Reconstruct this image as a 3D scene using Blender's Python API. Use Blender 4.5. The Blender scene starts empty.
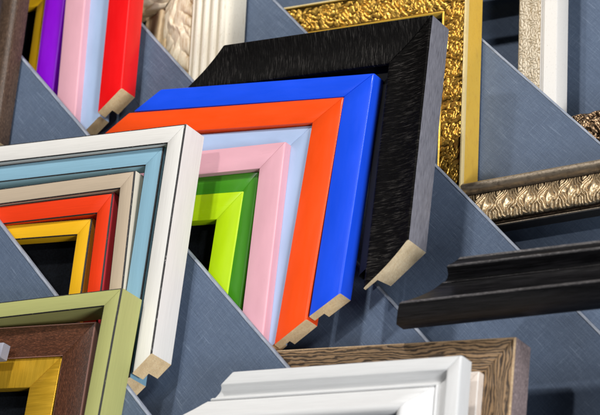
import bpy, bmesh, math, random
import numpy as np
from mathutils import Vector, Matrix
random.seed(7)
scene = bpy.context.scene
C = scene.collection
R = math.radians

# ---------------------------------------------------------------- measurements (metres, millimetres for heights)
# y: plane the corner rests on, h: thickness mm, P: outer corner on the front plane (x, z), a / b: leg directions in
# degrees in the wall plane, m: vector from outer to inner corner, la / lb: leg lengths, w: face width mm
CORNERS = {
    'white_left': {'y': -0.07, 'h': 30, 'P': [-0.08008, -0.01168], 'a': 222.62, 'b': 314.47, 'm': [-0.00066, -0.02453], 'la': 0.2176, 'lb': 0.2176, 'w': 17.63},
    'sky_left': {'y': -0.07, 'h': 25, 'P': [-0.08574, -0.04054], 'a': 222.96, 'b': 314.54, 'm': [-0.00135, -0.02472], 'la': 0.2191, 'lb': 0.2191, 'w': 17.73},
    'beige_left': {'y': -0.07, 'h': 29, 'P': [-0.08824, -0.07414], 'a': 224.13, 'b': 317.6, 'm': [0.00109, -0.02156], 'la': 0.2142, 'lb': 0.2142, 'w': 15.71},
    'red_left': {'y': -0.07, 'h': 26, 'P': [-0.09283, -0.10301], 'a': 223.47, 'b': 316.79, 'm': [0.00258, -0.02418], 'la': 0.1934, 'lb': 0.1934, 'w': 17.59},
    'yellow_left': {'y': -0.07, 'h': 22, 'P': [-0.09462, -0.13357], 'a': 221.79, 'b': 315.72, 'm': [0.00025, -0.02129], 'la': 0.1693, 'lb': 0.1693, 'w': 15.55},
    'olive': {'y': -0.104, 'h': 30, 'P': [0.02676, -0.14311], 'a': 224.68, 'b': 312.73, 'm': [-0.00148, -0.02318], 'la': 0.2071, 'lb': 0.2071, 'w': 16.13},
    'brown_inner': {'y': -0.104, 'h': 18, 'P': [0.02024, -0.18257], 'a': 222.31, 'b': 314.32, 'm': [-0.00165, -0.04233], 'la': 0.1785, 'lb': 0.1785, 'w': 30.47},
    'gold_inner': {'y': -0.104, 'h': 16, 'P': [0.01662, -0.22584], 'a': 221.88, 'b': 312.96, 'm': [-0.00336, -0.04077], 'la': 0.148, 'lb': 0.148, 'w': 29.18},
    'black_big': {'y': -0.012, 'h': 31, 'P': [-0.0028, 0.20777], 'a': 223.12, 'b': 314.78, 'm': [-0.0042, -0.05752], 'la': 0.221, 'lb': 0.2144, 'w': 41.31},
    'blue': {'y': -0.022, 'h': 18, 'P': [-0.00897, 0.1351], 'a': 219.94, 'b': 312.31, 'm': [-0.00733, -0.03378], 'la': 0.2342, 'lb': 0.2086, 'w': 24.68},
    'orange': {'y': -0.022, 'h': 18, 'P': [-0.01631, 0.10107], 'a': 220.13, 'b': 311.73, 'm': [-0.00658, -0.03609], 'la': 0.2386, 'lb': 0.2105, 'w': 26.15},
    'sky_mid': {'y': -0.022, 'h': 14, 'P': [-0.02385, 0.06355], 'a': 220.81, 'b': 312.44, 'm': [-0.00582, -0.04459], 'la': 0.2042, 'lb': 0.2042, 'w': 32.17},
    'pink': {'y': -0.022, 'h': 24, 'P': [-0.02621, 0.03638], 'a': 222.43, 'b': 315.53, 'm': [-0.00087, -0.03351], 'la': 0.1982, 'lb': 0.1982, 'w': 24.34},
    'green': {'y': -0.022, 'h': 18, 'P': [-0.03074, 0.00085], 'a': 222.1, 'b': 314.39, 'm': [0.00211, -0.02543], 'la': 0.1666, 'lb': 0.1666, 'w': 18.28},
    'lime': {'y': -0.022, 'h': 19, 'P': [-0.02745, -0.02212], 'a': 221.46, 'b': 313.38, 'm': [-0.00071, -0.03548], 'la': 0.133, 'lb': 0.133, 'w': 25.5},
    'red_top': {'y': -0.012, 'h': 22, 'P': [-0.39712, 0.09797], 'a': 222.17, 'b': 318.79, 'm': [-0.00152, -0.03282], 'la': 0.2159, 'lb': 0.2159, 'w': 24.5},
    'sky_top': {'y': -0.012, 'h': 15, 'P': [-0.40485, 0.0654], 'a': 222.46, 'b': 319.07, 'm': [-0.00202, -0.04162], 'la': 0.2206, 'lb': 0.2206, 'w': 31.06},
    'pink_top': {'y': -0.012, 'h': 24, 'P': [-0.39574, 0.02466], 'a': 222.82, 'b': 319.76, 'm': [-0.00146, -0.03009], 'la': 0.2012, 'lb': 0.2012, 'w': 22.49},
    'purple_top': {'y': -0.012, 'h': 17, 'P': [-0.40404, -0.00742], 'a': 223.09, 'b': 317.5, 'm': [-0.00154, -0.03174], 'la': 0.1752, 'lb': 0.1752, 'w': 23.29},
    'yellow_top': {'y': -0.012, 'h': 15, 'P': [-0.4049, -0.03725], 'a': 223.36, 'b': 316.29, 'm': [-0.00084, -0.01736], 'la': 0.1392, 'lb': 0.1392, 'w': 12.59},
    'brown_left': {'y': -0.059, 'h': 17, 'P': [-0.45182, 0.0127], 'a': 222.15, 'b': 316.63, 'm': [-0.00263, -0.04444], 'la': 0.2527, 'lb': 0.2527, 'w': 32.65},
    'ivory_mid': {'y': 0.042, 'h': 30, 'P': [-0.31692, 0.13793], 'a': 221.74, 'b': 319.82, 'm': [-0.00571, -0.10967], 'la': 0.2662, 'lb': 0.2662, 'w': 82.75},
    'palegold_mid': {'y': 0.042, 'h': 18, 'P': [-0.33639, 0.06585], 'a': 222.33, 'b': 311.44, 'm': [-0.003, -0.05692], 'la': 0.1577, 'lb': 0.1577, 'w': 39.99},
    'gold_ornate': {'y': 0.089, 'h': 30, 'P': [-0.08977, 0.25417], 'a': 223.75, 'b': 318.83, 'm': [-0.0005, -0.04061], 'la': 0.2581, 'lb': 0.2581, 'w': 29.95},
    'bronze': {'y': 0.089, 'h': 30, 'P': [0.25002, 0.31202], 'a': 227.27, 'b': 316.49, 'm': [0.00339, -0.06541], 'la': 0.2882, 'lb': 0.1796, 'w': 45.99},
    'black_mould': {'y': -0.034, 'h': 20, 'P': [0.38543, 0.25395], 'a': 224.88, 'b': 314.93, 'm': [-0.00065, -0.07828], 'la': 0.2485, 'lb': 0.1776, 'w': 55.37},
    'ivory_right': {'y': 0.138, 'h': 22, 'P': [-0.08682, 0.33779], 'a': 224.99, 'b': 318.71, 'm': [-0.00131, -0.05823], 'la': 0.2502, 'lb': 0.2502, 'w': 42.43},
    'bronze_curl': {'y': 0.138, 'h': 28, 'P': [0.17539, 0.35049], 'a': 227.88, 'b': 316.82, 'm': [0.00386, -0.05674], 'la': 0.1612, 'lb': 0.1747, 'w': 39.83},
    'wood': {'y': -0.012, 'h': 27, 'P': [0.29423, 0.06409], 'a': 222.5, 'b': 315.77, 'm': [-0.001, -0.04406], 'la': 0.2328, 'lb': 0.1386, 'w': 32.04},
    'white_bottom': {'y': -0.07, 'h': 18, 'P': [0.30162, 0.02716], 'a': 223.55, 'b': 316.1, 'm': [-0.00129, -0.0696], 'la': 0.2192, 'lb': 0.1211, 'w': 50.3},
    'pale_strip': {'y': -0.012, 'h': 33, 'P': [0.2954, 0.02359], 'a': 223.49, 'b': 315.59, 'm': [-0.00064, -0.01738], 'la': 0.1093, 'lb': 0.1093, 'w': 12.52},
}
PANELS = {
    'E6': (-0.104, -0.022, -0.2004, -0.0016),
    'E1': (-0.056, -0.1033, -0.0929, 0.004),
    'E4': (0, -0.0726, 0.0059, -0.0069),
    'E5': (0.046, -0.0256, 0.1117, -0.0058),
    'E7': (0.092, 0.0378, 0.2235, 0.0218),
    'E8': (0.165, -0.0721, 0.3564, 0.0075),
}
CAM_LOC = [1.49838, -1.78203, 0.23417]
CAM_ROT = [[0.518822, 0.524907, 0.674757], [0.566389, 0.38015, -0.731224], [-0.640334, 0.76155, -0.100071]]
FOCAL_PX = 2600.0

# ---------------------------------------------------------------- node helpers
class NT:
    def __init__(s, mat):
        s.nt = mat.node_tree; s.N = s.nt.nodes; s.L = s.nt.links
    def n(s, t, **kw):
        o = s.N.new(t)
        for k, v in kw.items():
            if k in o.inputs.keys() if isinstance(k, str) else False: o.inputs[k].default_value = v
            else: setattr(o, k, v)
        return o
    def l(s, a, b): s.L.new(a, b)
    def attr(s, name='leg'):
        o = s.N.new('ShaderNodeAttribute'); o.attribute_name = name; return o
    def map(s, vec, sc, loc=(0,0,0), rot=(0,0,0)):
        o = s.N.new('ShaderNodeMapping'); o.inputs['Scale'].default_value = sc; o.inputs['Location'].default_value = loc
        o.inputs['Rotation'].default_value = rot
        s.l(vec, o.inputs['Vector']); return o.outputs[0]
    def noise(s, vec, scale=1, detail=3, rough=.55, dist=0):
        o = s.N.new('ShaderNodeTexNoise'); o.inputs['Scale'].default_value = scale; o.inputs['Detail'].default_value = detail
        o.inputs['Roughness'].default_value = rough; o.inputs['Distortion'].default_value = dist
        s.l(vec, o.inputs['Vector']); return o.outputs['Fac']
    def ramp(s, fac, stops, interp='LINEAR'):
        o = s.N.new('ShaderNodeValToRGB'); e = o.color_ramp.elements; o.color_ramp.interpolation = interp
        while len(e) < len(stops): e.new(.5)
        for i, (p, c) in enumerate(stops):
            e[i].position = p
            e[i].color = (c, c, c, 1) if not hasattr(c, '__len__') else (*c, 1)
        s.l(fac, o.inputs[0]); return o.outputs[0]
    def mix(s, fac, a, b, mode='MIX'):
        o = s.N.new('ShaderNodeMix'); o.data_type = 'RGBA'; o.blend_type = mode
        for sock, v in ((o.inputs[0], fac), (o.inputs[6], a), (o.inputs[7], b)):
            if hasattr(v, 'is_linked') or isinstance(v, bpy.types.NodeSocket): s.l(v, sock)
            elif hasattr(v, '__len__'): sock.default_value = (*v, 1)
            else: sock.default_value = v
        return o.outputs[2]
    def math(s, op, a, b=0.0):
        o = s.N.new('ShaderNodeMath'); o.operation = op
        for sock, v in ((o.inputs[0], a), (o.inputs[1], b)):
            if isinstance(v, bpy.types.NodeSocket): s.l(v, sock)
            else: sock.default_value = v
        return o.outputs[0]
    def bump(s, h, strength=.2, dist=.001, normal=None):
        o = s.N.new('ShaderNodeBump'); o.inputs['Strength'].default_value = strength; o.inputs['Distance'].default_value = dist
        s.l(h, o.inputs['Height'])
        if normal: s.l(normal, o.inputs['Normal'])
        return o.outputs[0]

def new_mat(name):
    m = bpy.data.materials.new(name); m.use_nodes = True
    t = NT(m); b = t.N['Principled BSDF']
    return m, t, b

def col_in(t, b, v):
    if isinstance(v, bpy.types.NodeSocket): t.l(v, b.inputs['Base Color'])
    else: b.inputs['Base Color'].default_value = (*v, 1)

MATS = {}
def cached(f):
    def g(*a):
        k = (f.__name__,) + a
        if k not in MATS: MATS[k] = f(*a)
        return MATS[k]
    return g

@cached
def lacquer(name, col, rough=.3):
    """smooth sprayed paint with faint orange peel, dust specks and handling marks"""
    m, t, b = new_mat(name); A = t.attr().outputs['Vector']
    big = t.noise(t.map(A, (.02, .06, .06)), 1, 3)
    c = t.mix(t.ramp(big, [(.3, 0), (.75, 1)]), [x*.93 for x in col], [min(1, x*1.05+.004) for x in col])
    sp = t.noise(A, 1.3, 2, .5)
    c = t.mix(t.ramp(sp, [(.72, 0), (.78, .12)]), c, [x*.6+.12 for x in col])
    col_in(t, b, c)
    sm = t.noise(t.map(A, (.03, .25, .2)), 1, 4)
    t.l(t.ramp(sm, [(.3, rough*.9), (.75, rough*1.2)]), b.inputs['Roughness'])
    b.inputs['Coat Weight'].default_value = .08; b.inputs['Coat Roughness'].default_value = .15; b.inputs['Specular IOR Level'].default_value = .32
    t.l(t.bump(t.noise(A, .9, 2), .05, .0006, t.bump(t.noise(t.map(A, (.05, .5, .5)), 1, 2), .025, .0008)), b.inputs['Normal'])
    return m

@cached
def brushed_paint(name, col, line=.5):
    """hand brushed matt paint on wood: streaks along the leg, darker specks, scuffs"""
    m, t, b = new_mat(name); A = t.attr().outputs['Vector']
    st = t.noise(t.map(A, (.035, 1.1, .9)), 1, 5, .6)
    c = t.mix(t.ramp(st, [(.3, 0), (.7, 1)]), [x*.93 for x in col], [min(.86, x*1.04) for x in col])
    sp = t.noise(t.map(A, (.25, .9, .9)), 1.2, 4, .6)
    c = t.mix(t.ramp(sp, [(.69, 0), (.77, line)]), c, [x*.35 for x in col])
    col_in(t, b, c); b.inputs['Roughness'].default_value = .48; b.inputs['Specular IOR Level'].default_value = .28
    t.l(t.bump(st, .06, .0008), b.inputs['Normal'])
    return m

@cached
def worn_edge(name, col, amount=.5):
    """edge rubbed through to the black ground"""
    m, t, b = new_mat(name); A = t.attr().outputs['Vector']
    n = t.noise(t.map(A, (.30, 1.5, 1.5)), 1, 5, .68)
    k = t.ramp(n, [(amount-.10, 0), (amount, 1)])
    col_in(t, b, t.mix(k, (.012, .012, .014), col)); b.inputs['Roughness'].default_value = .6
    return m

@cached
def black_brushed(name):
    m, t, b = new_mat(name); A = t.attr().outputs['Vector']
    sh = t.map(A, (1.5, .085, .1), rot=(0, 0, R(5)))
    s1 = t.noise(sh, 1, 5, .7, .4); s2 = t.noise(t.map(A, (2.2, .2, .2)), 1, 3, .6, .3)
    big = t.noise(t.map(A, (.03, .05, .05)), 1, 3)
    k = t.math('MULTIPLY', t.ramp(s1, [(.53, 0), (.72, 1)]), t.ramp(big, [(.35, .15), (.7, 1)]))
    col_in(t, b, t.mix(k, (.002, .0017, .0017), (.115, .106, .098))); b.inputs['Roughness'].default_value = .5
    b.inputs['Specular IOR Level'].default_value = .09
    t.l(t.bump(t.math('ADD', s1, t.math('MULTIPLY', s2, .6)), .7, .001), b.inputs['Normal'])
    return m

@cached
def black_side_sheen(name):  # reflected light on the side painted in as a grey base colour
    m, t, b = new_mat(name); A = t.attr().outputs['Vector']
    s1 = t.noise(t.map(A, (.12, 1.2, 1.2)), 1, 5, .65)
    col_in(t, b, t.mix(t.ramp(s1, [(.3, 0), (.75, 1)]), (.10, .10, .122), (.27, .27, .315))); b.inputs['Roughness'].default_value = .42
    t.l(t.bump(s1, .25, .0008), b.inputs['Normal'])
    return m

@cached
def black_moulding(name):
    m, t, b = new_mat(name); A = t.attr().outputs['Vector']
    s1 = t.noise(t.map(A, (.03, .8, .8)), 1, 5, .65); s2 = t.noise(t.map(A, (.012, 2.2, 2.2)), 1, 4, .6)
    k = t.math('MULTIPLY', t.ramp(s1, [(.45, 0), (.8, 1)]), t.ramp(s2, [(.35, .2), (.7, 1)]))
    col_in(t, b, t.mix(k, (.0035, .0034, .004), (.045, .042, .047)))
    t.l(t.ramp(s1, [(.3, .24), (.7, .36)]), b.inputs['Roughness'])
    b.inputs['Specular IOR Level'].default_value = .38
    t.l(t.bump(s2, .2, .0008), b.inputs['Normal'])
    return m

@cached
def grain_wood(name, light, dark, freq, rough=.45, contrast=.5):
    """bold brushed grain running along each leg"""
    m, t, b = new_mat(name); A = t.attr().outputs['Vector']
    sep = t.N.new('ShaderNodeSeparateXYZ'); t.l(A, sep.inputs[0])
    d1 = t.noise(t.map(A, (.022, .09, .05)), 1, 2, .5); d2 = t.noise(t.map(A, (.12, .3, .3)), 1, 3, .5)
    u = t.math('ADD', sep.outputs[1], t.math('ADD', t.math('MULTIPLY', d1, 13.0), t.math('MULTIPLY', d2, 3.4)))
    w = t.math('SINE', t.math('MULTIPLY', u, freq))
    w = t.math('ADD', t.math('MULTIPLY', w, .5), .5)
    fine = t.noise(t.map(A, (.06, 2.4, 2.4)), 1, 4, .65)
    k = t.ramp(w, [(contrast-.22, 0), (contrast+.28, 1)])
    c = t.mix(k, dark, light)
    c = t.mix(t.ramp(fine, [(.38, .8), (.6, 0)]), c, [x*.22 for x in light])
    big = t.noise(t.map(A, (.02, .05, .05)), 1, 3)
    c = t.mix(t.ramp(big, [(.35, .5), (.7, 0)]), c, [x*.55 for x in light], 'MULTIPLY') if False else c
    col_in(t, b, c); b.inputs['Roughness'].default_value = rough
    t.l(t.bump(t.math('ADD', k, t.math('MULTIPLY', fine, .5)), .45, .0009), b.inputs['Normal'])
    return m

@cached
def dark_stained(name, a, c2, rough=.4):
    """close stained wood with short open pores"""
    m, t, b = new_mat(name); A = t.attr().outputs['Vector']
    s1 = t.noise(t.map(A, (.05, .5, .5)), 1, 5, .6)
    s2 = t.noise(t.map(A, (.35, 1.9, 1.9)), 1, 4, .65)
    c = t.mix(t.ramp(s1, [(.3, 0), (.7, 1)]), a, c2)
    c = t.mix(t.ramp(s2, [(.52, 0), (.7, .85)]), c, [min(1, x*2.6+.01) for x in c2])
    c = t.mix(t.ramp(s2, [(.3, .85), (.45, 0)]), c, [x*.25 for x in a])
    col_in(t, b, c); b.inputs['Roughness'].default_value = rough
    t.l(t.bump(s2, .3, .0007), b.inputs['Normal'])
    return m

@cached
def gilt(name, col, rough=.3, metal=1.0, tarnish=(.05, .03, .012), tk=.5):
    m, t, b = new_mat(name); A = t.attr().outputs['Vector']
    n1 = t.noise(t.map(A, (.09, .16, .16)), 1, 5, .65); n2 = t.noise(t.map(A, (.5, .7, .7)), 1, 4, .6)
    gl = t.N.new('ShaderNodeAttribute'); gl.attribute_name = 'gilding'
    c = t.mix(t.ramp(n1, [(.52, 0), (.8, tk)]), col, tarnish)
    c = t.mix(t.ramp(n2, [(.62, 0), (.75, .5*tk)]), c, tarnish)
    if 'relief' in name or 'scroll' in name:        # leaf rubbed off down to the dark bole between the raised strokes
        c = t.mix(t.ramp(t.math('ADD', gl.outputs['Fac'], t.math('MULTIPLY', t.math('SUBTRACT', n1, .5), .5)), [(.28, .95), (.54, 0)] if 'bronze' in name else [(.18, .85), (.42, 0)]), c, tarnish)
    col_in(t, b, c); b.inputs['Metallic'].default_value = metal
    t.l(t.ramp(n2, [(.3, rough*.75), (.75, rough*1.7)]), b.inputs['Roughness'])
    t.l(t.bump(n2, .12, .0006), b.inputs['Normal'])
    return m

@cached
def brushed_gold(name, col):
    """flat gold leaf burnished across the leg"""
    m, t, b = new_mat(name); A = t.attr().outputs['Vector']
    s1 = t.noise(t.map(A, (.9, .035, .05)), 1, 4, .6); s2 = t.noise(t.map(A, (.03, .03, .03)), 1, 2)
    c = t.mix(t.ramp(s1, [(.3, 0), (.7, 1)]), [x*.78 for x in col], col)
    c = t.mix(t.ramp(s2, [(.4, 0), (.7, .35)]), c, [min(1, col[0]*1.1), min(1, col[1]*1.25), col[2]*2.2])
    col_in(t, b, c); b.inputs['Metallic'].default_value = .55
    t.l(t.ramp(s1, [(.3, .26), (.7, .42)]), b.inputs['Roughness'])
    t.l(t.bump(s1, .08, .0006), b.inputs['Normal'])
    return m

@cached
def ivory_gilt(name, a, c2, amount=.5, rough=.42):
    """cream gesso rubbed so that warm bole and old gold show through in patches"""
    m, t, b = new_mat(name); A = t.attr().outputs['Vector']
    n1 = t.noise(t.map(A, (.07, .5, .5)), 1, 5, .65); n2 = t.noise(t.map(A, (.5, .8, .8)), 1, 4, .6)
    c = t.mix(t.ramp(n1, [(amount, 0), (amount+.2, .85)]), a, c2)
    c = t.mix(t.ramp(n2, [(.6, 0), (.75, .5)]), c, [x*.45 for x in c2])
    if 'leaf' in name or 'lace' in name:      # gesso rubbed thin between the raised strokes
        gl = t.N.new('ShaderNodeAttribute'); gl.attribute_name = 'gilding'
        c = t.mix(t.ramp(t.math('ADD', gl.outputs['Fac'], t.math('MULTIPLY', t.math('SUBTRACT', n1, .5), .6)), [(.15, .75), (.45, 0)]), c, [x*.7 for x in c2])
    col_in(t, b, c); b.inputs['Roughness'].default_value = rough
    t.l(t.bump(n2, .15, .0006), b.inputs['Normal'])
    return m

@cached
def raw_wood(name, a=(.94, .74, .45), c2=(.85, .60, .32)):
    """sawn end grain"""
    m, t, b = new_mat(name); A = t.attr().outputs['Vector']
    r = t.map(A, (1, 1, 1), rot=(R(25), 0, 0))
    s1 = t.noise(t.map(r, (1, .10, .75)), 1, 3, .5, .4); s2 = t.noise(A, 1.6, 3, .6)
    c = t.mix(t.ramp(s1, [(.35, 0), (.68, 1)]), a, c2)
    c = t.mix(t.ramp(t.noise(t.map(A, (.05, .12, .12)), 1, 2), [(.4, 0), (.7, .6)]), c, [x*.8 for x in c2])
    col_in(t, b, c); b.inputs['Roughness'].default_value = .75
    saw = t.noise(t.map(t.map(A, (1, 1, 1), rot=(R(-14), 0, 0)), (1, 2.2, .06)), 1, 2, .5)
    c = t.mix(t.ramp(saw, [(.58, 0), (.72, .35)]), c, [x*.62 for x in c2]); col_in(t, b, c)
    t.l(t.bump(saw, .3, .0006, t.bump(s1, .15, .0005)), b.inputs['Normal'])
    return m

def fabric():
    m, t, b = new_mat('blue grey linen')
    tc = t.N.new('ShaderNodeTexCoord'); oi = t.N.new('ShaderNodeObjectInfo')
    off = t.N.new('ShaderNodeVectorMath'); off.operation = 'ADD'
    sc = t.N.new('ShaderNodeVectorMath'); sc.operation = 'SCALE'; sc.inputs[3].default_value = 1000.0
    t.l(tc.outputs['Object'], sc.inputs[0])
    rnd = t.N.new('ShaderNodeCombineXYZ')
    for i in range(3): t.l(t.math('MULTIPLY', oi.outputs['Random'], 170.0 + 60*i), rnd.inputs[i])
    t.l(sc.outputs[0], off.inputs[0]); t.l(rnd.outputs[0], off.inputs[1])
    P = off.outputs[0]
    weft = t.noise(t.map(P, (.045, 1, 1.3)), 1, 5, .68, .3)      # slubs along the panel
    warp = t.noise(t.map(P, (1.0, 1, .06)), 1, 4, .6, .2)       # and across it
    fine1 = t.noise(t.map(P, (.5, 1, 2.2)), 1, 3, .6)
    fine2 = t.noise(t.map(P, (2.2, 1, .6)), 1, 3, .6)
    cloud = t.noise(t.map(P, (.012, .01, .02)), 1, 4)
    k = t.math('ADD', t.math('MULTIPLY', t.ramp(weft, [(.2, .1), (.82, .9)]), .50), t.math('MULTIPLY', t.ramp(warp, [(.45, 0), (.8, 1)]), .16))
    k = t.math('ADD', k, t.math('MULTIPLY', t.math('ADD', fine1, fine2), .24))
    c = t.ramp(k, [(.15, (.028, .048, .095)), (.5, (.072, .112, .19)), (.95, (.20, .26, .36))])
    c = t.mix(t.ramp(cloud, [(.35, .35), (.7, 0)]), c, (.05, .075, .125))
    slub = t.noise(t.map(P, (.04, 1, .55), loc=(40, 0, 11)), 1, 2, .5, .3); slub2 = t.noise(t.map(P, (.6, 1, .05), loc=(9, 0, 31)), 1, 2, .5, .3)
    c = t.mix(t.ramp(slub, [(.64, 0), (.72, .35)]), c, (.21, .27, .37)); c = t.mix(t.ramp(slub2, [(.66, 0), (.74, .28)]), c, (.20, .26, .36))
    c = t.mix(t.ramp(slub, [(.26, .4), (.36, 0)]), c, (.03, .05, .09))
    specks = t.noise(P, .9, 2, .5)
    c = t.mix(t.ramp(specks, [(.72, 0), (.78, .35)]), c, (.4, .43, .48))
    col_in(t, b, c); b.inputs['Roughness'].default_value = .62
    b.inputs['Sheen Weight'].default_value = .15
    hsum = t.math('ADD', t.math('ADD', weft, warp), t.math('MULTIPLY', t.math('ADD', fine1, fine2), .7))
    t.l(t.bump(hsum, .4, .0008), b.inputs['Normal'])
    return m
FABRIC = fabric()

def lip_mat():
    m, t, b = new_mat('worn linen fold')
    tc = t.N.new('ShaderNodeTexCoord')
    n = t.noise(t.map(tc.outputs['Object'], (90, 900, 900)), 1, 4, .6); n2 = t.noise(tc.outputs['Object'], 1500, 2)
    c = t.mix(t.ramp(n, [(.3, 0), (.7, 1)]), (.14, .175, .24), (.36, .39, .46))
    col_in(t, b, c); b.inputs['Roughness'].default_value = .65
    t.l(t.bump(n2, .3, .0008), b.inputs['Normal'])
    return m
LIP = lip_mat()

# ---------------------------------------------------------------- object helpers
def link(name, me, parent=None):
    o = bpy.data.objects.new(name, me); C.objects.link(o)
    if parent is not None: o.parent = parent
    return o
def tag(o, label=None, cat=None, group=None, kind=None):
    if label: o['label'] = label
    if cat: o['category'] = cat
    if group: o['group'] = group
    if kind: o['kind'] = kind

def finish(me, angle=35):
    bm = bmesh.new(); bm.from_mesh(me); bmesh.ops.recalc_face_normals(bm, faces=bm.faces); bm.to_mesh(me); bm.free()
    for p in me.polygons: p.use_smooth = True
    me.set_sharp_from_angle(angle=R(angle))

class Leg:
    """one mitred leg: maps (s along, u mm across, z mm off the base plane) to the thing's local space"""
    def __init__(s, d, m, w):
        s.d, s.m, s.w = d, m, w
        s.cot = (d[0]*m[0] + d[1]*m[1]) / max(1e-6, abs(d[0]*m[1] - d[1]*m[0]))
    def at(s, t, u, z):
        k = u / s.w
        return (s.d[0]*t + s.m[0]*k, -z*1e-3, s.d[1]*t + s.m[1]*k)
    def tex(s, t, u, z, seed): return (t*1000 + s.cot*u + seed, u + seed*.37, z + seed*.21)

def set_leg_attr(me, data):
    at = me.attributes.new('leg', 'FLOAT_VECTOR', 'POINT')
    at.data.foreach_set('vector', np.array(data, dtype=np.float32).ravel())

def rail_mesh(name, leg, L, prof, mats, seed, groove=.3, htop=None):
    """prof: closed list of (u mm, z mm, slot) going from the outer back over the front to the inner back"""
    n = len(prof); htop = htop or max(p[1] for p in prof)
    ss = [.00012, .0007] + [.0007 + (L-.0007)*(i+1)/14 for i in range(14)]
    V, T, F, MI = [], [], [], []
    rnd = random.Random(seed)
    wob = [rnd.uniform(-.12, .12) for _ in ss]; wob[0] = wob[1] = rnd.uniform(-.25, .25)
    for i, t in enumerate(ss):
        for (u, z, k) in prof:
            zz = z
            if z > .35*htop: zz = z + wob[i]*.6 - (groove if i == 0 else 0)
            V.append(leg.at(t, u, zz)); T.append(leg.tex(t, u, z, seed))
    for i in range(len(ss)-1):
        for j in range(n):
            j2 = (j+1) % n
            F.append((i*n+j, i*n+j2, (i+1)*n+j2, (i+1)*n+j)); MI.append(prof[j][2])
    F.append(tuple(range(n))); MI.append(0)
    me = bpy.data.meshes.new(name); me.from_pydata(V, [], F)
    set_leg_attr(me, T)
    for mt in mats: me.materials.append(mt)
    me.polygons.foreach_set('material_index', MI)
    finish(me)
    return me

def end_mesh(leg, L, prof, seed, mat):
    V = [leg.at(L, u, z) for u, z, k in prof]; T = [leg.tex(L, u, z, seed) for u, z, k in prof]
    # a saw cut: the same outline, a hair proud, closed behind
    me = bpy.data.meshes.new('cut_end'); me.from_pydata(V, [], [tuple(range(len(V)))])
    set_leg_attr(me, T); me.materials.append(mat)
    bm = bmesh.new(); bm.from_mesh(me); bmesh.ops.triangulate(bm, faces=bm.faces)
    d = Vector((leg.d[0], 0, leg.d[1]))
    bm.normal_update()
    for f in bm.faces:
        if f.normal.dot(d) < 0: f.normal_flip()
    bm.to_mesh(me); bm.free()
    return me

def carved_mesh(leg, L, u0, u1, base, relief, du, ds, seed, mat, s0=.0004):
    """a relief band: base(u) is the profile height, relief(s mm, q 0..1) the carving, both mm"""
    nu = int((u1-u0)/du)+1; ns = int((L-s0)*1000/ds)+1
    us = np.linspace(u0, u1, nu); ts = np.linspace(s0, L-.0002, ns)
    S, U = np.meshgrid(ts, us, indexing='ij')
    Q = (U-u0)/(u1-u0)
    st = S*1000 + leg.cot*U
    edge = np.clip(np.minimum(Q, 1-Q)/.06, 0, 1)
    Z = base(U) + relief(st, Q)*edge + .15
    K = U/leg.w
    X = leg.d[0]*S + leg.m[0]*K; ZZ = leg.d[1]*S + leg.m[1]*K; Y = -Z*1e-3
    V = np.stack([X, Y, ZZ], -1).reshape(-1, 3)
    T = np.stack([st+seed, U+seed*.37, Z+seed*.21], -1).reshape(-1, 3)
    i = np.arange(ns-1)[:, None]*nu + np.arange(nu-1)[None, :]
    F = np.stack([i, i+1, i+nu+1, i+nu], -1).reshape(-1, 4)
    me = bpy.data.meshes.new('carved_band'); me.from_pydata(V.tolist(), [], F.tolist())
    set_leg_attr(me, T); me.materials.append(mat)
    rel = (relief(st, Q)*edge).ravel(); rel = (rel-np.percentile(rel, 3))/(np.percentile(rel, 97)-np.percentile(rel, 3))
    g = me.attributes.new('gilding', 'FLOAT', 'POINT'); g.data.foreach_set('value', np.clip(rel, 0, 1).astype(np.float32))
    # face the viewer's side (-Y)
    bm = bmesh.new(); bm.from_mesh(me); bm.normal_update()
    if sum(f.normal.y for f in bm.faces) > 0: bmesh.ops.reverse_faces(bm, faces=bm.faces)
    bm.to_mesh(me); bm.free()
    for p in me.polygons: p.use_smooth = True
    return me

def arc(cu, cz, r, a0, a1, n, slot):
    return [(cu + r*math.cos(R(a0+(a1-a0)*i/n)), cz + r*math.sin(R(a0+(a1-a0)*i/n)), slot) for i in range(n+1)]

def flat_profile(w, h, r=1.2, ri=.8, lip=.45, rab=.7, drop=0, edge_slot=0, side_slot=0, inner_slot=None):
    hl = h*lip; inner_slot = edge_slot if inner_slot is None else inner_slot
    P = [(0, 0, side_slot)]
    P += [(u, z, edge_slot) for u, z, _ in arc(r, h-r, r, 180, 90, 3, 0)]
    P[-1] = (P[-1][0], P[-1][1], 0)
    P += [(u, z, inner_slot) for u, z, _ in arc(w-ri, h-drop-ri, ri, 90, 0, 2, 0)]
    P[-1] = (P[-1][0], P[-1][1], 0)
    P += [(w, hl, 0), (w*rab, hl, 0), (w*rab, 0, 0)]
    return P

def shaped_profile(w, pts, slots=None, lipz=None, rab=.7):
    """free front outline (u fraction, z mm)"""
    P = [(0, 0, 0)] + [(u*w, z, 0) for u, z in pts]
    zl = lipz if lipz is not None else pts[-1][1]*.5
    P += [(w, zl, 0), (w*rab, zl, 0), (w*rab, 0, 0)]
    return P

def smooth_pts(pts, n=6):
    """Catmull-Rom through the front outline so that coves and beads are round"""
    out = []
    for i in range(len(pts)-1):
        p0 = pts[max(0, i-1)]; p1 = pts[i]; p2 = pts[i+1]; p3 = pts[min(len(pts)-1, i+2)]
        for k in range(n):
            t = k/n
            f = lambda a, b, c, d: .5*(2*b + (c-a)*t + (2*a-5*b+4*c-d)*t*t + (3*b-a-3*c+d)*t**3)
            out.append((f(p0[0], p1[0], p2[0], p3[0]), f(p0[1], p1[1], p2[1], p3[1])))
    out.append(pts[-1]); return out

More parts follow.
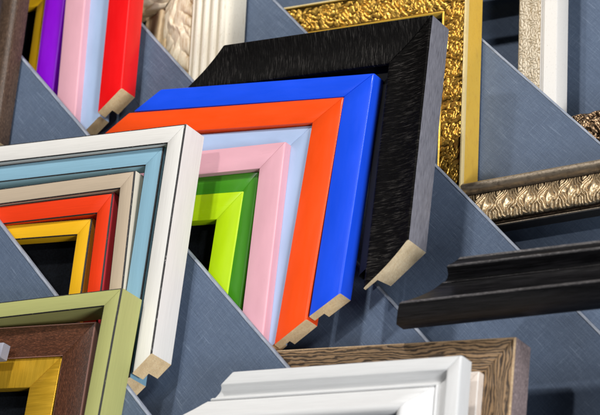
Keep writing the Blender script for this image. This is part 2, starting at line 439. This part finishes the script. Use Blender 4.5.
SEED = [11]
def corner(key, label, group, prof, mats, end_mat=None, carve=None, legs='ab', ends='ab', groove=.3, thing='frame_corner', cat='frame corner'):
    c = CORNERS[key]; SEED[0] += 53; seed = SEED[0]
    root = bpy.data.objects.new(thing, None); root.empty_display_size = .02; C.objects.link(root)
    root.location = (c['P'][0], c['y'], c['P'][1])
    tag(root, label, cat, group)
    for i, k in enumerate('ab'):
        if k not in legs: continue
        a = R(c[k]); L = c['l'+k]
        leg = Leg((math.cos(a), math.sin(a)), c['m'], c['w'])
        rail = link('rail', rail_mesh('rail', leg, L, prof, mats, seed + i*311, groove), root)
        if k in ends:
            link('cut_end', end_mesh(leg, L, prof, seed + i*311, end_mat or raw_wood('raw pine end grain')), rail)
        if carve:
            for (u0, u1, base, relief, du, ds, mt, nm) in carve:
                o = link(nm, carved_mesh(leg, L, u0, u1, base, relief, du, ds, seed + i*311, mt), rail)
    return root

# ---------------------------------------------------------------- setting: stepped linen display panels
def panel(key, label, height=.19, thick=.007, x0=-.80, x1=.62):
    y, px, pz, slope = PANELS[key]
    root = bpy.data.objects.new('display_panel', None); root.empty_display_size = .02; C.objects.link(root)
    root.location = (px, y, pz); root.rotation_euler = (0, -math.atan(slope), 0)
    tag(root, label, 'display panel', 'linen covered display panels')
    nx = 60
    xs = [x0 - px + (x1-x0)*i/nx for i in range(nx+1)]
    r = .0017
    rnd = random.Random(key)
    # section (y, z) from the back bottom, over the fold, to the front bottom: cover and fold share their border only
    def sheet(name, sec, mat, jitter=0):
        V, F = [], []; n = len(sec)
        for i, x in enumerate(xs):
            j = jitter*rnd.uniform(-1, 1)
            for (yy, zz) in sec: V.append((x, yy, zz + j))
        for i in range(nx):
            for k in range(n-1): F.append((i*n+k, i*n+k+1, (i+1)*n+k+1, (i+1)*n+k))
        if name == 'fabric_cover':
            for i in range(nx): F.append((i*n+n-1, i*n, (i+1)*n, (i+1)*n+n-1))
            F.append(tuple(range(n))); F.append(tuple(nx*n + k for k in range(n)))
        me = bpy.data.meshes.new(name); me.from_pydata(V, [], F); me.materials.append(mat); finish(me, 60)
        return link(name, me, root)
    cov = [(0, -.0017), (0, -height), (thick, -height), (thick, -.0017)]
    sheet('fabric_cover', cov, FABRIC)
    fold = [(-.0005, -.0020)] + [(r - .0005 + r*math.cos(R(a)), -r + r*math.sin(R(a))) for a in (180, 150, 120, 90)] + \
           [(thick - r + .0005 + r*math.cos(R(a)), -r + r*math.sin(R(a))) for a in (90, 60, 30, 0)] + [(thick+.0005, -.0020)]
    sheet('folded_edge', fold, LIP, .00015)
    return root

panel('E6', 'blue grey linen panel at lower left, its pale edge cutting across the yellow frame')
panel('E1', 'blue grey linen panel between the white distressed frame and the white stepped moulding')
panel('E4', 'blue grey linen panel under the sawn ends of the orange, blue and black frames')
panel('E5', 'blue grey linen panel right of the black frame, its edge meeting the bronze leaf moulding')
panel('E7', 'blue grey linen panel right of the smooth gold strip, above the bronze leaf moulding')
panel('E8', 'blue grey linen panel in the upper right corner, beside the ivory frame')

# ---------------------------------------------------------------- frame corners
def W(k): return CORNERS[k]['w']
def H(k): return CORNERS[k]['h']

GL = 'painted frame corners of the left stack'
def painted(key, label, group, col, worn=.5, r=1.3, ri=1.0, side=None, lip=.45, rab=.7, **kw):
    nm = label.split(',')[0]
    pm = brushed_paint(nm, col); we = worn_edge(nm + ' edge', tuple(col), worn)
    mats = [pm, we, side or pm]
    return corner(key, label, group, flat_profile(W(key), H(key), r, ri, lip, rab, edge_slot=1, side_slot=2), mats, **kw)
WHITE = (.76, .745, .715)
painted('white_left', 'white painted frame corner with black edge highlight line, outermost of the left stack', GL, WHITE, .71)
painted('sky_left', 'dusty light blue frame corner nested just inside the white painted one', GL, (.25, .45, .58), .72)
painted('beige_left', 'beige frame corner with rounded cream side, inside the dusty blue one', GL, (.52, .42, .31), .71,
        side=brushed_paint('cream side', (.68, .62, .52)))
painted('red_left', 'bright red distressed frame corner between the beige and the yellow one', GL, (.80, .042, .004), .72,
        side=brushed_paint('crimson side', (.75, .06, .08)))
painted('yellow_left', 'golden yellow frame corner with dark edge line, innermost of the left stack', GL, (.86, .46, .010), .72,
        side=brushed_paint('orange side', (.72, .30, .03)))

GB = 'frame corners of the bottom left stack'
painted('olive', 'pale olive green frame corner with black edge line at lower left', GB, (.43, .44, .165), .71, lip=.1, rab=.85)
corner('brown_inner', 'dark brown pored wood frame corner inside the olive green one', GB,
       flat_profile(W('brown_inner'), H('brown_inner'), 1.3, .5, edge_slot=1, side_slot=1),
       [dark_stained('wenge stain', (.055, .02, .010), (.10, .034, .015)), brushed_paint('pink brown edge', (.42, .22, .18))])
corner('gold_inner', 'flat shiny gold frame corner inside the dark brown wood one', GB,
       flat_profile(W('gold_inner'), H('gold_inner'), .8, .8), [brushed_gold('burnished gold', (.88, .50, .03))])

GM = 'frame corners of the middle stack'
c = CORNERS['black_big']; w = c['w']
pts = [(0, 29.8), (.012, 30.7), (.035, 31)] + smooth_pts([(.05, 30.8), (.3, 27.6), (.6, 25.5), (.97, 25.0)], 4) + [(1, 24.4)]
P = [(0, 0, 1)] + [(u*w, z, 0) for u, z in pts] + [(w, 21, 0), (w*.77, 19.5, 0), (w*.73, 0, 0)]
corner('black_big', 'wide black brushed wood frame corner with scooped face, largest of the middle stack', GM, P,
       [black_brushed('black brushed grain'), black_side_sheen('black side sheen')], groove=.7,
       end_mat=raw_wood('pale ash end grain', (.95, .80, .55), (.84, .64, .38)))

def gap_shade(root, key):  # black strip added inside the frame, standing in for shade in the gap
    c = CORNERS[key]; L_ = []
    for i, k in enumerate('ab'):
        a = R(c[k]); leg = Leg((math.cos(a), math.sin(a)), c['m'], c['w'])
        w = c['w']; pr = [(w*.86, 2, 0), (w*.86, 11, 0), (w*1.32, 11, 0), (w*1.36, 10, 0), (w*1.36, 2, 0)]
        link('shade_strip', rail_mesh('shade_strip', leg, GAP_SHADE[k], pr, [lacquer('black liner', (.004, .004, .0045), .5)], 900+i*77, 0), root)
GAP_SHADE = {'a': c['la'] + .030, 'b': c['lb'] - .032}
gap_shade([o for o in C.objects if o.get('label', '').startswith('wide black brushed')][0], 'black_big')

def lac(key, label, col, group=GM, r=1.6, rough=.3, **kw):
    nm = label.split(' frame')[0]
    return corner(key, label, group, flat_profile(W(key), H(key), r, .6, **kw), [lacquer(nm, col, rough)])
lac('blue', 'glossy royal blue frame corner lying inside the black brushed one', (.008, .075, .80))
lac('orange', 'glossy orange red frame corner between the royal blue and pale blue ones', (.88, .075, .006))
lac('sky_mid', 'pale powder blue frame corner between the orange and pink ones', (.38, .50, .73))
lac('pink', 'candy pink frame corner standing proud of the pale blue one, beside the green', (.72, .39, .46))
lac('green', 'dark leaf green frame corner between the pink and lime ones', (.045, .24, .008))
lac('lime', 'bright lime green frame corner, innermost of the middle stack', (.43, .66, .002))

def opening_shade(root, key, size=.13):
    '''black shade card added to darken an innermost opening, standing in for pocket shade'''
    c = CORNERS[key]; a, b = R(c['a']), R(c['b']); m = c['m']
    p = lambda s, d: (m[0]*.55 + math.cos(d)*s, m[1]*.55 + math.sin(d)*s)
    o2 = [p(0, a), p(size, a), p(size, b)]
    V = [(x, y, z) for y in (-.0035, -.0015) for x, z in o2]
    me = bpy.data.meshes.new('shade_card'); me.from_pydata(V, [], [(0, 1, 2), (5, 4, 3), (0, 3, 4, 1), (1, 4, 5, 2), (2, 5, 3, 0)])
    m_, t, bs = new_mat('black shade ' + key); tc = t.N.new('ShaderNodeTexCoord')
    n = t.noise(tc.outputs['Object'], 700, 3)
    col_in(t, bs, t.ramp(n, [(.3, (.0015, .002, .003)), (.75, (.006, .008, .012))])); bs.inputs['Roughness'].default_value = .9
    bs.inputs['Specular IOR Level'].default_value = .1
    me.materials.append(m_); finish(me)
    link('shade_card', me, root)
for o in list(C.objects):
    l = o.get('label', '')
    if l.startswith('bright lime'): opening_shade(o, 'lime')
    if l.startswith('golden yellow'): opening_shade(o, 'yellow_left')
    if l.startswith('flat shiny gold'): opening_shade(o, 'gold_inner')
GT = 'frame corners of the top left stack'
lac('red_top', 'glossy pure red frame corner with sawn end, outermost of the top left stack', (.82, .004, .006), GT)
lac('sky_top', 'powder blue frame leg beside the red one in the top left stack', (.37, .50, .72), GT)
lac('pink_top', 'pink frame leg between the purple and powder blue ones, top left', (.72, .39, .46), GT)
lac('purple_top', 'vivid purple frame leg between the yellow and pink ones, top left', (.24, .004, .62), GT)
opening_shade(lac('yellow_top', 'yellow frame corner, innermost of the top left stack beside the purple', (.88, .50, .01), GT), 'yellow_top', .10)

k = 'brown_left'; w = W(k)
corner(k, 'smooth walnut brown frame leg at the upper left edge of the photo', None,
       shaped_profile(w, smooth_pts([(0, 15), (.06, 19), (.25, 20), (.6, 17), (.85, 10), (1, 8)], 4), lipz=5),
       [dark_stained('walnut', (.042, .024, .015), (.085, .052, .034), .36)])

# ---------------------------------------------------------------- carved reliefs (mm)
def hash2(a, b):
    v = np.sin(a*127.1 + b*311.7)*43758.5453; return v - np.floor(v)
def ss(a, b, x):
    t = np.clip((x-a)/(b-a), 0, 1); return t*t*(3-2*t)

def warp(s, y, a):
    return (a*(np.sin(s*.31+y*.23+1.3)+.6*np.sin(s*.73-y*.61)+.4*np.sin(s*1.37+y*1.1+.7)),
            a*(np.sin(s*.27-y*.35+2.1)+.6*np.sin(s*.81+y*.47+.9)+.4*np.sin(y*1.3-s*1.21)))
def ridge(x, sharp=1.6):
    """rounded ridges with narrow cut grooves"""
    return np.abs(np.cos(x*.5))**(1/sharp)

def acanthus(cell, band, amp):
    """row of upright leaves: nested strokes cup a bud below and lick outwards into flame tips above"""
    def f(s, q):
        ws, wy = warp(s, q*band, .35); s = s + ws; q = np.clip(q + wy/band, 0, 1)
        g = s/cell; idx = np.floor(g); y = 1-q
        p = (g-idx)*2-1; sg = np.where(p < 0, -1.0, 1.0)
        v1 = hash2(idx, 1.0)-.5; v2 = hash2(idx, 5.0)-.5
        p = p + .10*v1*np.sin(y*3)
        up = np.clip(y-.26, 0, 1)
        lean = (.50*np.sin(up*7.4 + .6*v2) - .10*up)*np.clip(np.abs(p)*1.5+.1, 0, 1)
        low = np.clip(.20-y, 0, 1)*2.0
        phi = np.hypot(np.abs(p) - lean*.8, low)
        st = ridge(phi*2*math.pi*3.0 + v2*.6, 1.5)
        bud = np.exp(-((p*6.0)**2 + ((y-.34)*5.0)**2))
        eye = np.exp(-((p*9)**2))
        gap = .35*np.exp(-((np.abs(p)-1)*9)**2)*(1-ss(.2, .5, y))
        scal = ss(0, .10, y)*(1 - ss(.80+.14*ridge(phi*2*math.pi*3.0, 1), 1.02, y))
        out = st*(1-.8*bud) + bud*(.55+.6*eye) - .55*gap
        hump = .9*np.exp(-((y-.36)*2.2)**2)*np.cos(np.clip(p, -1, 1)*.75)
        return amp*(out*scal*.62 + hump*.75*scal - .1)
    return f

def scrollwork(cell, band, amp, rows=1, turns=2.6, stroke=1.7):
    """rinceau: alternating spirals filling the band, leaf strokes raying off each one"""
    def f(s, q):
        y = (q-.5)*band; ch = band/rows
        ws, wy = warp(s, y, .045*min(cell, ch)); s = s + ws; y = y + wy
        best = np.full_like(s, 1e9); out = np.zeros_like(s)
        for row in range(rows):
            for dk in (-1, 0, 1, 2):
                idx = np.floor(s/cell + .5*row) - .5*0 + dk - 1
                par = np.where(np.mod(idx + row, 2) < 1, 1.0, -1.0)
                cx = (idx + .5 - .5*row + (hash2(idx, row+3.0)-.5)*.22)*cell
                cy = (row + .5)*ch - band/2 + par*ch*.10*(rows == 1)
                dx = s-cx; dy = (y-cy); r = np.hypot(dx, dy)+1e-4; th = np.arctan2(dy, dx)*par
                R0 = min(cell, ch)*(.40+.13*hash2(idx, row+41.0))
                spiral = ridge(2*math.pi*turns*(r/R0)**.9 - th + 1.5*row, 1.6)*(1-.25*r/R0)
                rays = ridge(th*8 + 6.5*(r/R0) + 2*hash2(idx, row+7.0), 1.4)*.95
                k = ss(.62+.3*np.cos(th*1.0+1.1*par), .95+.2*np.cos(th+1.1*par), r/R0)
                h = spiral*(1-k) + rays*k*np.exp(-np.clip(r/R0-1.0, 0, 2)*1.1)
                eye = np.exp(-(r/(R0*.22))**2)
                h = h*(1-eye) + eye*1.15
                h = h - .15*np.exp(-((r/R0-.96)/.06)**2)
                m = r < best
                out = np.where(m, h, out); best = np.where(m, r, best)
        return amp*(out - .2)
    return f

def feather(cell, amp):
    """long acanthus blade: rolled rim and sharp creases sweeping along it, hooked lobes at the side"""
    def f(s, q):
        ws, wq = warp(s*.35, q*20, .03); q = q + wq
        ph = s/cell*2*math.pi
        mid = .50 + .16*np.sin(ph)
        d = q-mid
        blade = np.cos(np.clip(np.abs(d)*1.9, 0, 1)*1.5)
        crease = ridge(d*26 + 2.2*np.sin(ph*1.0+.8) + s*.05, 1.8)
        hooks = ridge(s*.42 - np.abs(d)*16 + .6*np.sin(ph), 1.6)
        k = ss(.16, .34, np.abs(d))
        rib = np.exp(-((d+.03*np.sin(ph*2))*13)**2)
        return amp*(.50*blade + .34*crease*(1-k) + .40*hooks*k + .40*rib)
    return f

# ornate gold: relief band, then a smooth gold outer side
k = 'gold_ornate'; w = W(k)
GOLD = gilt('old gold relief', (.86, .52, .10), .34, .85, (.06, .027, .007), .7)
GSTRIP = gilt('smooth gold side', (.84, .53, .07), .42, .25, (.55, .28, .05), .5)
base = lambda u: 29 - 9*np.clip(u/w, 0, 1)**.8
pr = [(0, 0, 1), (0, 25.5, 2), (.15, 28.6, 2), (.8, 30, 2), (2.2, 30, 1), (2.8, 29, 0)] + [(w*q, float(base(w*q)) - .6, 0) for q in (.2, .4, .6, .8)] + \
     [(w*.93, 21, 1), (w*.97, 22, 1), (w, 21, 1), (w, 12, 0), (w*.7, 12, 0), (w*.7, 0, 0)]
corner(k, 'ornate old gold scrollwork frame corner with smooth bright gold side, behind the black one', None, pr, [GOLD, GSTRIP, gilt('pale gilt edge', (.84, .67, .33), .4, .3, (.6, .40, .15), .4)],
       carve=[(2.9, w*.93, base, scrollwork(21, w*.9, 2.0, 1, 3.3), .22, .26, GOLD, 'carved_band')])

# bronze leaf moulding
k = 'bronze'; w = W(k)
BRONZE = gilt('bronze relief', (.52, .40, .25), .33, .8, (.035, .02, .012), .75)
BTOP = gilt('silvered bronze rim', (.40, .33, .25), .36, .8, (.06, .04, .03), .9)
b2 = lambda u: 22 + 5.5*np.sin(np.clip((u/w-.25)/.75, 0, 1)*math.pi*.8)
pr = [(0, 0, 1), (0, 24, 1)] + [(w*q, z, 1) for q, z in smooth_pts([(.01, 26), (.05, 29), (.12, 30), (.19, 28), (.235, 23.5)], 3)] + \
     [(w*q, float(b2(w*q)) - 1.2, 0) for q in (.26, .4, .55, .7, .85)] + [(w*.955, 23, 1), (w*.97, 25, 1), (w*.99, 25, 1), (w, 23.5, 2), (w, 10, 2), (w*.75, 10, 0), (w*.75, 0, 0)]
corner(k, 'bronze moulding carved with a row of curled leaves, above the black stepped moulding', None, pr, [BRONZE, BTOP, dark_stained('underside shade', (.006, .005, .005), (.014, .012, .010), .6)],  # inner wall coloured near black to stand for its shaded underside
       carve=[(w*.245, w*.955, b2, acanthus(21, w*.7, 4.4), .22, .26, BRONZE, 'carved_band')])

# the second bronze piece, cropped by the right edge of the photo
k = 'bronze_curl'; w = W(k)
b3 = lambda u: 15 + 12*np.sin(np.clip(u/w, 0, 1)*math.pi)**.7
DBRONZE = gilt('dark bronze scroll', (.30, .20, .12), .30, .95, (.03, .02, .014), .6)
pr = [(0, 0, 0), (0, 14, 0)] + [(w*q, float(b3(w*q)) - 1, 0) for q in (.1, .25, .4, .55, .7, .85)] + [(w*.98, 14, 0), (w, 12, 0), (w, 8, 0), (w*.75, 8, 0), (w*.75, 0, 0)]
corner(k, 'dark bronze scroll carved moulding end at the right edge of the photo', None, pr, [DBRONZE], end_mat=DBRONZE,
       carve=[(.6, w*.97, b3, scrollwork(40, w*1.05, 5.5, 1, 2.0), .3, .35, DBRONZE, 'carved_band')])

# ivory frame with leaf and flutes
k = 'ivory_mid'; w = W(k)
IV = ivory_gilt('ivory gesso', (.78, .73, .62), (.52, .38, .20), .58)
IVL = ivory_gilt('ivory gilt leaf', (.76, .67, .50), (.45, .27, .09), .52)
fl = [(0, 19), (.012, 24), (.03, 26)]
for q0 in (.055, .165, .275, .375):
    fl += [(q0, 26.5), (q0+.014, 29), (q0+.030, 30), (q0+.050, 30), (q0+.064, 28.4), (q0+.072, 24.6), (q0+.092, 23.6)]
fl += [(.475, 26), (.485, 28), (.495, 28)]
b4 = lambda u: 25 - 11*np.clip((u/w-.5)/.5, 0, 1)**1.4
pr = [(0, 0, 0)] + [(q*w, z, 0) for q, z in fl] + [(.5*w, 25, 1)] + [(q*w, float(b4(q*w)) - .8, 1) for q in (.6, .7, .8, .9)] + [(w, 13, 1), (w, 8, 0), (w*.8, 8, 0), (w*.8, 0, 0)]
corner(k, 'ivory frame leg with fluted rim and gilded leaf carving, left of the black frame', None, pr, [IV, IVL],
       carve=[(w*.5, w*.985, b4, feather(62, 4.6), .3, .4, IVL, 'carved_band')], ends='')
k = 'palegold_mid'; w = W(k)
pr = shaped_profile(w, smooth_pts([(0, 14), (.04, 17.5), (.12, 18), (.3, 15), (.42, 16.5), (.55, 15), (.8, 9), (1, 8)], 4), lipz=5)
corner(k, 'narrow pale gold frame leg left of the ivory leaf carving, at the top', None, pr,
       [ivory_gilt('pale gilt', (.66, .50, .29), (.30, .17, .05), .5)], ends='')

# ivory relief frame, top right
k = 'ivory_right'; w = W(k)
IVR = ivory_gilt('cream lace relief', (.66, .58, .45), (.36, .25, .12), .5)
IVW = ivory_gilt('white rim', (.74, .72, .69), (.60, .50, .40), .72)
b5 = lambda u: 19 - 5*np.clip((u/w-.42)/.58, 0, 1)
pr = [(0, 0, 1), (0, 20.5, 1), (.8, 22, 1), (w*.30, 22, 1), (w*.325, 20.5, 1), (w*.34, 17.5, 1), (w*.40, 17.5, 1), (w*.42, 19, 0)] + \
     [(q*w, float(b5(q*w)) - .8, 0) for q in (.55, .7, .85)] + [(w, 13, 0), (w, 7, 0), (w*.75, 7, 0), (w*.75, 0, 0)]
corner(k, 'ivory frame leg with fine lacy relief and plain white rim, top right', None, pr, [IVR, IVW], ends='',
       carve=[(w*.42, w*.99, b5, scrollwork(10, w*.57, 1.2, 2, 2.0), .22, .26, IVR, 'carved_band')])

# black stepped moulding at the right
k = 'black_mould'; w = W(k)
fm = lambda *a: [(u*w, z, 0) for u, z in a]
pr = [(0, 0, 0)] + fm((0, 18.2)) + [(.006*w, 19.6, 1), (.02*w, 20, 1)] + fm((.045, 20.3), (.10, 21.6)) + [(.150*w, 24.2, 1), (.168*w, 24.6, 1)] + fm((.182, 23.6)) + \
     fm(*smooth_pts([(.205, 20), (.235, 15.8), (.275, 12.8), (.325, 11.8)], 3)) + [(.335*w, 13.2, 1)] + fm((.35, 13.8)) + \
     fm(*smooth_pts([(.37, 14), (.46, 16.4), (.56, 21), (.66, 27.4), (.735, 33.2)], 4)) + [(.752*w, 34.6, 0), (.757*w, 36.0, 1), (.785*w, 37.2, 1), (.80*w, 36.8, 0)] + fm((.86, 32.5), (.93, 26.6), (1, 20), (1, 8)) + [(w*.8, 8, 0), (w*.8, 0, 0)]
corner(k, 'wide black stepped moulding with satin ridges running off the right edge', None, pr,
       [black_moulding('satin black moulding'), dark_stained('black edge highlight', (.035, .033, .035), (.13, .122, .122), .3)], end_mat=black_moulding('satin black moulding'))  # lighter edge colour paints the highlights along the ridges

# oak corner, pale strip and white moulding at the bottom
GO = 'frame corners at the bottom centre'
k = 'wood'; w = W(k)
corner(k, 'brown oak frame corner with bold dark grain behind the white stepped moulding', GO,
       flat_profile(w, H(k), 1.4, .8, drop=3, edge_slot=1, side_slot=2),
       [grain_wood('bold oak', (.36, .225, .115), (.026, .014, .008), 2.1, .5, .36), raw_wood('rubbed oak edge', (.56, .42, .26), (.34, .22, .12)),
        dark_stained('mauve brown side', (.13, .10, .105), (.24, .19, .19), .5)])
k = 'pale_strip'; w = W(k)
corner(k, 'slim whitewashed frame corner between the oak one and the white stepped moulding', GO,
       flat_profile(w, H(k), 1.0, .6, edge_slot=1), [ivory_gilt('whitewash', (.66, .58, .52), (.42, .30, .22), .56), brushed_paint('whitewash edge', (.72, .68, .64))])
k = 'white_bottom'; w = W(k)
fr = [(0, 14.5), (.006, 16.8), (.02, 17.8), (.05, 18)] + smooth_pts([(.20, 18), (.235, 17.6), (.25, 16), (.27, 13.8), (.32, 11.6), (.40, 11), (.425, 11.4)], 4) + \
     [(.43, 13.2), (.438, 14.0), (.455, 14.2), (.468, 13.6), (.474, 12.2), (.482, 12.2)] + smooth_pts([(.50, 15), (.56, 17.4), (.66, 21), (.78, 26), (.85, 28.5), (.90, 29)], 4) + [(.95, 28.4), (.985, 26.5), (1, 24)]
corner(k, 'wide white stepped moulding corner with coved face at the bottom of the photo', GO, shaped_profile(w, fr, lipz=9, rab=.8),
       [brushed_paint('satin white', (.70, .705, .71), .12)], end_mat=brushed_paint('satin white', (.70, .705, .71), .12))

# small pale moulding end at the left edge
def stub():
    root = bpy.data.objects.new('moulding_offcut', None); C.objects.link(root); root.location = (-.0223, -.130, -.2609)
    tag(root, 'small pale grey moulding end at the left edge, lying over the gold frame', 'moulding offcut')
    d = (-.7254, -.6883)
    pr = [(-8, 0), (-8, 8.5), (-7.2, 9.5), (-6, 10), (4.5, 10), (6, 9.2), (6.6, 8), (6.6, 0)]
    V, T, F = [], [], []
    for t in (0, .0012, .03, .06):
        for (u, z) in pr:
            k = .92 if t == 0 else 1
            V.append((d[0]*t + .62*u*1e-3*k, -z*1e-3*(.94 if t == 0 else 1), d[1]*t - .78*u*1e-3*k)); T.append((t*1000, u, z))
    n = len(pr)
    for i in range(3):
        for j in range(n): F.append((i*n+j, i*n+(j+1) % n, (i+1)*n+(j+1) % n, (i+1)*n+j))
    F.append(tuple(range(n))); F.append(tuple(3*n+j for j in range(n)))
    me = bpy.data.meshes.new('body'); me.from_pydata(V, [], F); set_leg_attr(me, T)
    me.materials.append(brushed_paint('pale grey lilac', (.30, .30, .36))); finish(me)
    link('body', me, root)
stub()

# ---------------------------------------------------------------- light, sky, camera
def lamp(name, travel, r, size, watts, col):
    v = Vector(travel).normalized()
    ld = bpy.data.lights.new(name, 'AREA'); ld.shape = 'DISK'; ld.size = size; ld.energy = watts; ld.color = col
    o = bpy.data.objects.new(name, ld); C.objects.link(o); o.location = -v*r + Vector((-.05, 0, 0))
    o.rotation_euler = v.to_track_quat('-Z', 'Y').to_euler()
lamp('shop_spot', (.177, 1, -.093), 3.0, .13, 20, (1, .97, .93))
lamp('ceiling_spot', (.656, 1, -.742), 3.0, .20, 58, (1, .965, .92))
lamp('ceiling_strip', (-.52, 1, -1.6), 3.0, .55, 40, (1, .98, .95))
lamp('window_light', (-2.1, 1, -.75), 3.0, .8, 56, (.98, .99, 1))
w_ = bpy.data.worlds.new('World'); scene.world = w_; w_.use_nodes = True
bg = w_.node_tree.nodes['Background']; bg.inputs[0].default_value = (.80, .90, 1, 1); bg.inputs[1].default_value = .028

cd = bpy.data.cameras.new('camera'); co = bpy.data.objects.new('camera', cd); C.objects.link(co)
Rm = CAM_ROT
M = Matrix(((Rm[0][0], -Rm[1][0], -Rm[2][0]), (Rm[0][1], -Rm[1][1], -Rm[2][1]), (Rm[0][2], -Rm[1][2], -Rm[2][2])))
co.matrix_world = Matrix.Translation(Vector(CAM_LOC)) @ M.to_4x4()
cd.sensor_fit = 'HORIZONTAL'; cd.sensor_width = 36; cd.lens = FOCAL_PX*36/600; cd.clip_start = .05; cd.clip_end = 100
cd.dof.use_dof = True; cd.dof.focus_distance = 2.32; cd.dof.aperture_fstop = 9
scene.camera = co
vs = scene.view_settings; vs.view_transform = 'Standard'; vs.look = 'None'; vs.exposure = 0; vs.gamma = 1; vs.use_curve_mapping = False
